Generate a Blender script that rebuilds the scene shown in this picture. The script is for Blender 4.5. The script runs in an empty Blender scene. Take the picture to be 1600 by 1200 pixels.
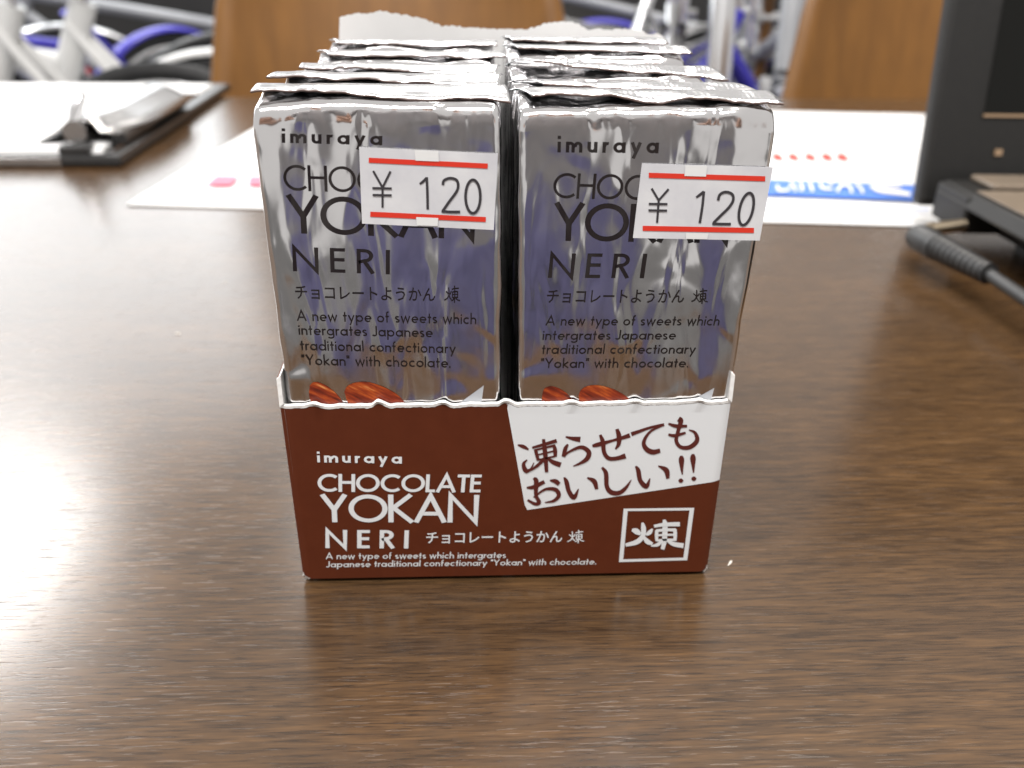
import bpy, math, random
from mathutils import Vector, Matrix, noise

random.seed(7)
scene = bpy.context.scene
col = scene.collection
R = math.radians

# ------------------------------------------------------------------ camera
CAM = Vector((-0.00504113, -0.13632403, 0.1155401))
PITCH, YAW, ROLL, F = 0.4709323, 0.04206072, 0.00897413, 1290.0     # F in pixels of a 1600 px wide picture
_fw = Vector((math.sin(YAW)*math.cos(PITCH), math.cos(YAW)*math.cos(PITCH), -math.sin(PITCH)))
_r = Vector((math.cos(YAW), -math.sin(YAW), 0)); _u = _r.cross(_fw)
RT = math.cos(ROLL)*_r + math.sin(ROLL)*_u
UP = -math.sin(ROLL)*_r + math.cos(ROLL)*_u
cam = bpy.data.cameras.new('camera'); cam_o = bpy.data.objects.new('camera', cam); col.objects.link(cam_o)
cam.sensor_width = 36; cam.lens = F*36/1600
cam_o.matrix_world = Matrix(((RT.x, UP.x, -_fw.x, CAM.x), (RT.y, UP.y, -_fw.y, CAM.y), (RT.z, UP.z, -_fw.z, CAM.z), (0, 0, 0, 1)))
cam.clip_start = 0.01; cam.clip_end = 100
cam.dof.use_dof = True; cam.dof.focus_distance = 0.146; cam.dof.aperture_fstop = 17.0
cam.dof.aperture_blades = 0
scene.camera = cam_o

# ------------------------------------------------------------------ light
w = bpy.data.worlds.new('World'); scene.world = w; w.use_nodes = True
bg = w.node_tree.nodes['Background']; bg.inputs[0].default_value = (1.0, 0.97, 0.94, 1); bg.inputs[1].default_value = 0.47

def area(name, loc, target, sx, sy, power, color):
    l = bpy.data.lights.new(name, 'AREA'); l.shape = 'RECTANGLE'; l.size = sx; l.size_y = sy
    l.energy = power; l.color = color
    o = bpy.data.objects.new(name, l); col.objects.link(o); o.location = loc
    o.rotation_euler = (Vector(target)-Vector(loc)).to_track_quat('-Z', 'Y').to_euler()
    return o
area('ceiling_lamp', (0.55, 0.62, 1.8), (0.5, 0.6, 0), 0.4, 0.2, 11, (1.0, 0.93, 0.84))
area('ceiling_lamp', (-1.80, 2.32, 1.85), (-1.78, 2.32, 0), 1.0, 0.5, 28, (1.0, 0.98, 0.96))
area('ceiling_lamp', (-0.25, -0.55, 1.6), (-0.1, 0.0, 0.05), 1.4, 0.3, 33, (1.0, 0.98, 0.96))
area('ceiling_lamp', (0.0, 2.7, 1.85), (0.0, 2.7, 0), 1.3, 0.9, 26, (1.0, 0.97, 0.94))
area('window_light', (-2.05, 2.95, 1.05), (0, 0.2, 0.0), 2.4, 1.7, 25, (0.92, 0.97, 1.0))

scene.view_settings.view_transform = 'Standard'; scene.view_settings.look = 'None'
scene.view_settings.exposure = 0.6; scene.view_settings.gamma = 1.0
scene.render.engine = 'CYCLES'
scene.cycles.use_denoising = True
scene.cycles.max_bounces = 8
scene.cycles.sample_clamp_indirect = 6
scene.cycles.caustics_reflective = False; scene.cycles.caustics_refractive = False

# ------------------------------------------------------------------ helpers
def at(px, py, axis, val):
    """world point on the plane (axis = val) that shows at pixel px, py of the 1600 x 1200 photograph"""
    d = (px-800)/F*RT - (py-600)/F*UP + _fw
    return CAM + d*((val-CAM[axis])/d[axis])

def obj(name, verts, faces, m=None, parent=None, smooth=False, sharp=None):
    me = bpy.data.meshes.new(name); me.from_pydata([tuple(v) for v in verts], [], faces); me.update()
    o = bpy.data.objects.new(name, me); col.objects.link(o)
    if m: me.materials.append(m)
    if smooth:
        me.polygons.foreach_set('use_smooth', [True]*len(me.polygons))
        if sharp: me.set_sharp_from_angle(angle=R(sharp))
    if parent: o.parent = parent
    return o

def empty(name, loc=(0, 0, 0), rz=0):
    o = bpy.data.objects.new(name, None); col.objects.link(o); o.location = loc; o.rotation_euler = (0, 0, rz)
    o.empty_display_size = 0.01
    return o

def tag(o, label=None, cat=None, group=None, kind=None):
    if label: o['label'] = label
    if cat: o['category'] = cat
    if group: o['group'] = group
    if kind: o['kind'] = kind
    return o

class MB:
    """collects shapes into one mesh"""
    def __init__(s): s.v = []; s.f = []
    def add(s, vs, fs):
        n = len(s.v); s.v += [Vector(v) for v in vs]; s.f += [tuple(i+n for i in f) for f in fs]; return s
    def box(s, a, b):
        x0, y0, z0 = a; x1, y1, z1 = b
        return s.add([(x0,y0,z0),(x1,y0,z0),(x1,y1,z0),(x0,y1,z0),(x0,y0,z1),(x1,y0,z1),(x1,y1,z1),(x0,y1,z1)],
                     [(0,3,2,1),(4,5,6,7),(0,1,5,4),(1,2,6,5),(2,3,7,6),(3,0,4,7)])
    def tube(s, pts, rad, n=12, caps=True, closed=False):
        pts = [Vector(p) for p in pts]; k = len(pts)
        rads = rad if isinstance(rad, (list, tuple)) else [rad]*k
        vs = []; fs = []; prev = None
        for i, p in enumerate(pts):
            if closed: t = pts[(i+1) % k]-pts[i-1]
            else: t = pts[min(i+1, k-1)]-pts[max(i-1, 0)]
            t.normalize()
            if prev is None:
                a = t.orthogonal().normalized()
            else:
                a = (prev - t*prev.dot(t)).normalized()
            prev = a; b = t.cross(a)
            vs += [p + (a*math.cos(2*math.pi*j/n)+b*math.sin(2*math.pi*j/n))*rads[i] for j in range(n)]
        for i in range(k if closed else k-1):
            i2 = (i+1) % k
            for j in range(n):
                j2 = (j+1) % n
                fs.append((i*n+j, i*n+j2, i2*n+j2, i2*n+j))
        if caps and not closed:
            fs.append(tuple(range(n-1, -1, -1))); fs.append(tuple((k-1)*n+j for j in range(n)))
        return s.add(vs, fs)
    def prism(s, poly, d):
        """poly: list of 3-D points of one planar face, d: extrusion vector"""
        n = len(poly); d = Vector(d); P = [Vector(p) for p in poly]
        fs = [tuple(range(n)), tuple(range(2*n-1, n-1, -1))]
        fs += [((i+1) % n, i, n+i, n+(i+1) % n) for i in range(n)]
        return s.add(P+[p+d for p in P], fs)
    def build(s, name, m, parent=None, smooth=False, sharp=40, bevel=0, seg=2):
        o = obj(name, s.v, s.f, m, parent, smooth, sharp)
        if bevel:
            b = o.modifiers.new('bevel', 'BEVEL'); b.width = bevel; b.segments = seg; b.limit_method = 'ANGLE'; b.angle_limit = R(35)
        return o

# ------------------------------------------------------------------ materials
def mat(name, color, rough=0.5, metal=0.0, spec=0.5, coat=0.0, coat_rough=0.1):
    m = bpy.data.materials.new(name); m.use_nodes = True
    b = m.node_tree.nodes['Principled BSDF']
    b.inputs['Base Color'].default_value = (*color, 1); b.inputs['Roughness'].default_value = rough
    b.inputs['Metallic'].default_value = metal; b.inputs['Specular IOR Level'].default_value = spec
    b.inputs['Coat Weight'].default_value = coat; b.inputs['Coat Roughness'].default_value = coat_rough
    return m

class NT:
    def __init__(s, m): s.t = m.node_tree; s.b = s.t.nodes['Principled BSDF']
    def n(s, kind, **kw):
        nd = s.t.nodes.new(kind)
        for k, v in kw.items(): setattr(nd, k, v)
        return nd
    def l(s, a, b): s.t.links.new(a, b)
    def coords(s, scale=(1, 1, 1), rot=(0, 0, 0), space='Object'):
        c = s.n('ShaderNodeTexCoord'); mp = s.n('ShaderNodeMapping')
        mp.inputs['Scale'].default_value = scale; mp.inputs['Rotation'].default_value = rot
        s.l(c.outputs[space], mp.inputs['Vector']); return mp.outputs[0]
    def noise(s, vec, scale=1, detail=3, rough=0.5, dist=0.0):
        nd = s.n('ShaderNodeTexNoise'); nd.inputs['Scale'].default_value = scale; nd.inputs['Detail'].default_value = detail
        nd.inputs['Roughness'].default_value = rough; nd.inputs['Distortion'].default_value = dist
        s.l(vec, nd.inputs['Vector']); return nd.outputs['Fac']
    def ramp(s, fac, stops):
        nd = s.n('ShaderNodeValToRGB'); e = nd.color_ramp.elements
        while len(e) < len(stops): e.new(0.5)
        for i, (p, c) in enumerate(stops):
            e[i].position = p; e[i].color = (*c, 1) if len(c) == 3 else c
        s.l(fac, nd.inputs[0]); return nd.outputs[0]
    def mix(s, fac, a, b, blend='MIX'):
        nd = s.n('ShaderNodeMix', data_type='RGBA', blend_type=blend)
        if isinstance(fac, (int, float)): nd.inputs[0].default_value = fac
        else: s.l(fac, nd.inputs[0])
        for x, i in ((a, 6), (b, 7)):
            if isinstance(x, tuple): nd.inputs[i].default_value = (*x, 1)
            else: s.l(x, nd.inputs[i])
        return nd.outputs[2]
    def bump(s, h, strength, dist, prev=None):
        nd = s.n('ShaderNodeBump'); nd.inputs['Strength'].default_value = strength; nd.inputs['Distance'].default_value = dist
        s.l(h, nd.inputs['Height'])
        if prev is not None: s.l(prev, nd.inputs['Normal'])
        return nd.outputs[0]

def foil_mat(name, seed):
    m = mat(name, (0.76, 0.75, 0.755), 0.13, 1.0); t = NT(m)
    v = t.coords((1, 1, 1)); v2 = t.coords((1.0, 1.0, 0.28), (0, R(8)*seed, 0))
    off = t.n('ShaderNodeVectorMath', operation='ADD'); off.inputs[1].default_value = (seed*3.1, seed*1.7, seed*2.3); t.l(v2, off.inputs[0])
    big = t.noise(off.outputs[0], 62, 1.0, 0.4, 0.7)
    dent = t.noise(v, 85, 1.0, 0.4, 0.9)
    fine = t.noise(off.outputs[0], 190, 1.5, 0.45, 0.8)
    n0 = t.bump(dent, 0.40, 0.0012)
    n1 = t.bump(big, 0.85, 0.0028, n0)
    n2 = t.bump(fine, 0.8, 0.0006, n1)
    t.l(n2, t.b.inputs['Normal'])
    t.l(t.ramp(t.noise(v, 160, 4, 0.6), [(0.35, (0.10,)*3), (0.7, (0.17,)*3)]), t.b.inputs['Roughness'])
    return m
M = {}
M['foil_a'] = foil_mat('silver foil', 0.7); M['foil_b'] = foil_mat('silver foil b', 2.1)
m = M['fin'] = mat('foil seal', (0.74, 0.74, 0.75), 0.22, 1.0); t = NT(m)
cr = t.n('ShaderNodeTexWave', wave_type='BANDS', bands_direction='X'); cr.inputs['Scale'].default_value = 320; cr.inputs['Distortion'].default_value = 0.4
t.l(t.coords(), cr.inputs['Vector'])
t.l(t.bump(t.noise(t.coords((1, 1.2, 1)), 95, 2), 0.5, 0.003, t.bump(cr.outputs['Fac'], 0.05, 0.0004)), t.b.inputs['Normal'])
M['fin_edge'] = mat('seal cut edge', (0.10, 0.06, 0.05), 0.5)
m = M['ink'] = mat('black print', (0.018, 0.013, 0.012), 0.22, 0, 0.5); t = NT(m)
t.l(t.bump(t.noise(t.coords((1, 1, 0.35)), 85, 1.5, 0.45, 0.8), 0.8, 0.003), t.b.inputs['Normal'])
M['white_print'] = mat('white print', (0.74, 0.76, 0.775), 0.45)
M['brown_print'] = mat('brown print', (0.095, 0.016, 0.012), 0.4)
M['stamp'] = mat('grey stamp ink', (0.05, 0.045, 0.05), 0.7, 0, 0.2)
M['red'] = mat('red print', (0.72, 0.045, 0.025), 0.6, 0, 0.2)
M['wedge'] = mat('pale grey print', (0.50, 0.52, 0.55), 0.35)

m = M['label'] = mat('price label paper', (0.72, 0.72, 0.73), 0.6, 0, 0.3); t = NT(m)
t.l(t.ramp(t.noise(t.coords(), 90, 4, 0.6), [(0.35, (0.62, 0.62, 0.65)), (0.65, (0.74, 0.74, 0.75))]), t.b.inputs['Base Color'])
M['label_cut'] = mat('price label cut tab', (0.80, 0.80, 0.79), 0.6, 0, 0.3)

def speckled0(name, c0, c1, scale, rough):
    m = mat(name, c0, rough, 0, 0.3); t = NT(m)
    t.l(t.ramp(t.noise(t.coords(), scale, 4, 0.6), [(0.3, c0), (0.7, c1)]), t.b.inputs['Base Color'])
    return m
m = M['card_brown'] = mat('brown printed card', (0.098, 0.019, 0.008), 0.4, 0, 0.32); t = NT(m)
t.l(t.ramp(t.noise(t.coords(), 240, 5, 0.7), [(0.3, (0.090, 0.0185, 0.0062)), (0.72, (0.104, 0.0225, 0.0078))]), t.b.inputs['Base Color'])
t.l(t.bump(t.noise(t.coords(), 55, 2), 0.18, 0.001), t.b.inputs['Normal'])
m = M['card_white'] = mat('white card', (0.80, 0.79, 0.77), 0.6, 0, 0.3); t = NT(m)
t.l(t.ramp(t.noise(t.coords(), 380, 5, 0.7), [(0.3, (0.75, 0.74, 0.72)), (0.7, (0.84, 0.83, 0.81))]), t.b.inputs['Base Color'])
t.l(t.bump(t.noise(t.coords(), 900, 3), 0.3, 0.0004), t.b.inputs['Normal'])

M['card_inside'] = speckled0('white card inside', (0.86, 0.85, 0.84), (0.90, 0.89, 0.88), 120, 0.6)
m = M['almond'] = mat('almond print', (0.3, 0.05, 0.01), 0.35); t = NT(m)
v = t.coords((1, 1, 1), (0, R(-30), 0)); mp = t.n('ShaderNodeMapping'); mp.inputs['Scale'].default_value = (130, 1, 900); t.l(v, mp.inputs[0])
st = t.noise(mp.outputs[0], 1.0, 3, 0.6)
t.l(t.ramp(st, [(0.30, (0.05, 0.006, 0.003)), (0.48, (0.23, 0.028, 0.008)), (0.60, (0.44, 0.08, 0.014)), (0.74, (0.80, 0.40, 0.14))]), t.b.inputs['Base Color'])
M['almond_dark'] = mat('almond shadow print', (0.06, 0.009, 0.006), 0.35)

# table: dark brown melamine with a fine horizontal grain
m = M['table'] = mat('brown wood grain laminate', (0.1, 0.05, 0.03), 0.34, 0, 0.78); t = NT(m)
vg = t.coords((38, 620, 1)); v1 = t.coords((120, 1900, 1)); vb = t.coords((5, 30, 1)); vp = t.coords((150, 2300, 1))
g1 = t.noise(vg, 1.0, 4, 0.6, 0.6); g2 = t.noise(v1, 1.0, 3, 0.6, 0.4); g3 = t.noise(vb, 1.0, 4, 0.55, 0.3)
c1 = t.ramp(g1, [(0.28, (0.048, 0.026, 0.012)), (0.5, (0.070, 0.038, 0.0165)), (0.74, (0.098, 0.053, 0.022))])
c2 = t.ramp(g2, [(0.30, (0.42, 0.40, 0.39)), (0.52, (1.0, 1.0, 1.0)), (0.74, (1.40, 1.36, 1.25))])
c3 = t.ramp(g3, [(0.3, (0.86, 0.86, 0.88)), (0.7, (1.10, 1.07, 1.02))])
cc = t.mix(1.0, t.mix(1.0, c1, c2, 'MULTIPLY'), c3, 'MULTIPLY')
t.l(cc, t.b.inputs['Base Color'])
pores = t.noise(vp, 1.0, 2, 0.5)
pr = t.ramp(pores, [(0.28, (0, 0, 0)), (0.40, (1, 1, 1))])
t.l(t.bump(g2, 0.03, 0.0002, t.bump(pr, 0.07, 0.0003)), t.b.inputs['Normal'])
t.l(t.ramp(pores, [(0.28, (0.34,)*3), (0.42, (0.21,)*3)]), t.b.inputs['Roughness'])

def speckled(name, c0, c1, scale, rough, metal=0.0, stretch=(1, 1, 1)):
    m = mat(name, c0, rough, metal); t = NT(m)
    t.l(t.ramp(t.noise(t.coords(stretch), scale, 4, 0.6), [(0.3, c0), (0.7, c1)]), t.b.inputs['Base Color'])
    return m
M['chair_wood'] = speckled('orange brown chair veneer', (0.155, 0.064, 0.010), (0.215, 0.092, 0.015), 6, 0.45, 0, (9, 9, 1))
M['paper'] = speckled('white sheet', (0.80, 0.80, 0.80), (0.85, 0.85, 0.85), 30, 0.6)
M['pink'] = mat('pink print', (0.75, 0.16, 0.24), 0.6); M['blue'] = mat('blue print', (0.07, 0.19, 0.62), 0.6)
M['board'] = speckled('black clipboard plastic', (0.02, 0.02, 0.021), (0.035, 0.034, 0.033), 60, 0.35)
M['steel'] = speckled('plated steel', (0.42, 0.41, 0.41), (0.54, 0.53, 0.52), 30, 0.22, 1.0)
M['laptop'] = speckled('laptop black plastic', (0.006, 0.0055, 0.005), (0.010, 0.009, 0.008), 300, 0.55)
M['palmrest'] = speckled('laptop palm rest', (0.17, 0.135, 0.10), (0.21, 0.165, 0.125), 300, 0.3)  # tan reflection painted into the base colour of palm rest and hinge cover
M['screen'] = mat('laptop screen off', (0.003, 0.003, 0.0022), 0.3, 0, 0.25)
M['screen_trim'] = mat('screen trim', (0.30, 0.20, 0.12), 0.25)
M['keys'] = mat('laptop keys', (0.012, 0.012, 0.012), 0.5)
M['rubber'] = speckled('black rubber', (0.018, 0.018, 0.019), (0.03, 0.03, 0.03), 200, 0.4)
M['brass'] = mat('plug metal', (0.75, 0.62, 0.45), 0.3, 1.0)
M['floor'] = speckled('grey shop floor', (0.10, 0.10, 0.10), (0.14, 0.135, 0.13), 3, 0.45)
M['wall'] = speckled('dark grey panel', (0.012, 0.012, 0.013), (0.03, 0.028, 0.027), 2, 0.6)
M['tyre'] = speckled('tyre rubber', (0.015, 0.015, 0.016), (0.025, 0.025, 0.025), 40, 0.6)
M['chrome'] = mat('bicycle chrome', (0.75, 0.75, 0.76), 0.15, 1.0)
M['white_paint'] = speckled('white bicycle paint', (0.70, 0.70, 0.69), (0.78, 0.78, 0.77), 5, 0.25)
M['blue_paint'] = speckled('violet blue bicycle paint', (0.05, 0.04, 0.42), (0.07, 0.06, 0.52), 5, 0.25)
M['grey_paint'] = speckled('silver bicycle paint', (0.30, 0.31, 0.33), (0.38, 0.39, 0.41), 5, 0.25)
M['saddle'] = mat('black saddle', (0.015, 0.014, 0.014), 0.4)
M['red_paint'] = mat('red reflector', (0.5, 0.02, 0.03), 0.3)
M['shirt'] = speckled('violet shirt', (0.10, 0.085, 0.34), (0.14, 0.12, 0.42), 12, 0.8)
M['crumb'] = mat('pale crumb', (0.7, 0.66, 0.6), 0.7)

# ------------------------------------------------------------------ setting
FLOOR = -0.72
tag(MB().box((-4, -2.5, FLOOR-0.05), (4, 5, FLOOR)).build('floor', M['floor']), kind='structure')
tag(MB().box((-4, 4.2, FLOOR), (4, 4.3, 0.45)).build('wall', M['wall']), kind='structure')

table = tag(empty('table', (0, 0, FLOOR)), 'dark brown wood grain table under the carton', 'table')
def child_box(name, a, b, m, parent, bevel=0, base=(0, 0, 0)):
    o = MB().box([a[i]-base[i] for i in range(3)], [b[i]-base[i] for i in range(3)]).build(name, m, parent, bevel=bevel); return o
child_box('tabletop', (-0.9, -0.108, -0.028), (0.9, 0.70, 0), M['table'], table, 0.002, (0, 0, FLOOR))
for x in (-0.85, 0.80):
    for y in (-0.09, 0.62):
        child_box('leg', (x, y, FLOOR), (x+0.045, y+0.045, -0.028), M['rubber'], table, 0.003, (0, 0, FLOOR))

# ------------------------------------------------------------------ carton
W = 0.085; HB = 0.0418; TH = 0.0006; DEPTH = 0.0945
carton = tag(empty('carton', (0, 0.045, 0)), 'brown printed card display carton with torn open top', 'carton')
def cobj(name, mb, m, parent=None, **kw):
    o = mb.build(name, m, parent or carton, **kw); o.matrix_parent_inverse = (parent or carton).matrix_world.inverted() if parent is None else Matrix()
    return o
carton_off = Matrix.Translation((0, -0.045, 0))
def carton_part(name, mb, m, parent=None, **kw):
    for v in mb.v:
        if parent is None or True: v -= Vector((0, 0.045, 0))
    return mb.build(name, m, parent or carton, **kw)

# torn top line of the front panel, small perforation nubs
rnd = random.Random(3)
bumps = [at(x, 634, 1, 0).x for x in (494, 592, 694, 788, 894, 992, 1093)]
def lip(x):
    z = 0.0
    for k, b in enumerate(bumps):
        hgt = (0.0006, 0.0010, 0.0006, 0.0008, 0.0004, 0.0004, 0.0005)[k]; wl, wr = ((0.0016, 0.0007), (0.0009, 0.0013), (0.0013, 0.0008), (0.0008, 0.0016), (0.0012, 0.0009), (0.0010, 0.0013), (0.0016, 0.0008))[k]
        z += hgt*math.exp(-((x-b)/(wl if x < b else wr))**2) - 0.0002*math.exp(-((x-b-0.0021)/0.0010)**2)
    z += 0.00018*noise.noise(Vector((x*700, 1.3, 0)))
    return HB + z
def front_depth(x):         # the bump tips curl towards the viewer
    return -0.00045*sum(math.exp(-((x-b)/0.0008)**2) for b in bumps)
NX = 260; mb = MB(); vs = []; fs = []
rows = [0.0009, 0.006, 0.02, 0.034]
for i in range(NX+1):
    x = -W/2 + W*i/NX; ex = min(i, NX-i)*W/NX
    cr_ = 0.0009*max(0, 1-ex/0.0016)**2
    curve = 0.0005*max(0, 1-ex/0.0018)**2
    col_ = []
    for z in rows: col_.append(Vector((x, curve, z if z > 0.001 else 0.0010+cr_)))
    col_.append(Vector((x, curve, HB-0.0022))); col_.append(Vector((x, curve+front_depth(x)*0.4, lip(x)-0.0004)))
    vs += col_
K = len(rows)+2
for i in range(NX):
    for j in range(K-1): fs.append((i*K+j, (i+1)*K+j, (i+1)*K+j+1, i*K+j+1))
mb.add(vs, fs)
front = carton_part('front_panel', mb, M['card_brown'], smooth=True, sharp=50)
# white raw card core along the torn edge (thin strip that rises above the printed face)
mb = MB(); vs = []; fs = []
for i in range(NX+1):
    x = -W/2 + W*i/NX; ex = min(i, NX-i)*W/NX; cv = 0.0005*max(0, 1-ex/0.0018)**2
    fz = 0.00014*noise.noise(Vector((x*1500, 9, 0)))
    d = front_depth(x)
    vs += [Vector((x, cv-0.00006+d*0.4, lip(x)-0.00042+fz)), Vector((x, cv-0.0001+d, lip(x)+0.00015)), Vector((x, cv+TH+d*0.5, lip(x)+0.00028)), Vector((x, cv+TH+0.0001, 0.001))]
for i in range(NX):
    for j in range(3): fs.append((i*4+j, (i+1)*4+j, (i+1)*4+j+1, i*4+j+1))
mb.add(vs, fs); carton_part('torn_edge', mb, M['card_white'], front, smooth=True, sharp=60)

def side(sx):
    x0 = sx*(W/2-0.0001); prof = [(0.0004, 0.0012), (0.0004, HB+0.0002), (0.0008, HB+0.0058), (0.012, HB+0.0066), (0.030, HB+0.020), (0.060, 0.082), (DEPTH-0.002, 0.096), (DEPTH, 0.0965), (DEPTH, 0.0005)]
    out = []
    for k in range(len(prof)-1):
        a, b = prof[k], prof[k+1]
        for s in range(6 if k < 7 else 1):
            f = s/6; y = a[0]+(b[0]-a[0])*f; z = a[1]+(b[1]-a[1])*f
            if z > HB+0.002: z += 0.0004*noise.noise(Vector((y*800, z*800, sx)))
            out.append((y, z))
    out.append(prof[-1])
    mb = MB(); mb.prism([(x0, y, z) for y, z in out], (-sx*TH, 0, 0))
    o = carton_part('side_panel', mb, M['card_brown'])
    # raw white inner face and torn rim
    mb = MB(); vs = []; fs = []
    for y, z in out:
        top = z > HB
        vs += [Vector((x0+sx*0.00010, y-(0.0004 if top else 0), z-0.0003)), Vector((x0-sx*(TH+0.0001), y-(0.0004 if top else 0), z+0.0004 if top else z)), Vector((x0-sx*(TH+0.00005), y, 0.002))]
    for i in range(6, len(out)-2):
        fs += [(i*3, (i+1)*3, (i+1)*3+1, i*3+1), (i*3+1, (i+1)*3+1, (i+1)*3+2, i*3+2)]
    mb.add(vs, fs); carton_part('torn_edge', mb, M['card_white'], o)
side(-1); side(1)
# back panel with the torn profile
torn = [(530, 62), (531, 27), (545, 23), (562, 20), (580, 19), (595, 16), (612, 20), (640, 24), (662, 29), (690, 40), (715, 41), (740, 43), (770, 45), (800, 46), (825, 45), (838, 41), (855, 36), (875, 34), (892, 34), (905, 38), (918, 46), (940, 46), (960, 47), (985, 45), (1003, 48), (1012, 53), (1028, 53), (1040, 58), (1042, 70)]
pts = [at(x, y, 1, DEPTH) for x, y in torn]
dense = []
for a, b in zip(pts, pts[1:]):
    n = max(1, int((b-a).length/0.0005))
    for k in range(n):
        p = a.lerp(b, k/n); p.z += 0.00045*noise.noise(Vector((p.x*1300, 5, p.z*1300))); dense.append(p)
dense.append(pts[-1])
mb = MB(); vs = []; fs = []
N = len(dense)
def lean(p): return 0.0012*math.sin(p.x*70)*max(0, (p.z-0.094)/0.01)
for p in dense:
    x = max(-W/2, min(W/2, p.x))
    vs += [Vector((x, DEPTH, 0.0005)), Vector((x, DEPTH, 0.085)), Vector((p.x, DEPTH+lean(p), p.z)), Vector((p.x, DEPTH+TH+lean(p), p.z-0.0004)), Vector((x, DEPTH+TH, 0.0005))]
for i in range(N-1):
    for j in range(4): fs.append((i*5+j, (i+1)*5+j, (i+1)*5+j+1, i*5+j+1))
mb.add(vs, fs); carton_part('back_panel', mb, M['card_inside'], smooth=True, sharp=30)
mb = MB().box((-W/2+0.001, 0.004, 0.0003), (W/2-0.001, DEPTH-0.0005, 0.0010)); carton_part('base_panel', mb, M['card_white'])

# little worn white corners at the foot of the front panel
for sx, wd in ((-1, 0.0016), (1, 0.0008)):
    vs = [Vector((sx*(W/2-0.0002), 0.00015, 0.0028)), Vector((sx*(W/2-0.0004), 0.00005, 0.0019)), Vector((sx*(W/2-wd), -0.00008, 0.0012)), Vector((sx*(W/2-wd*0.7), 0.0002, 0.0007)), Vector((sx*(W/2+0.00015), 0.0006, 0.0014))]
    carton_part('worn_corner', MB().add(vs, [(0, 1, 2, 3, 4)]), M['card_white'], front)
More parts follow.
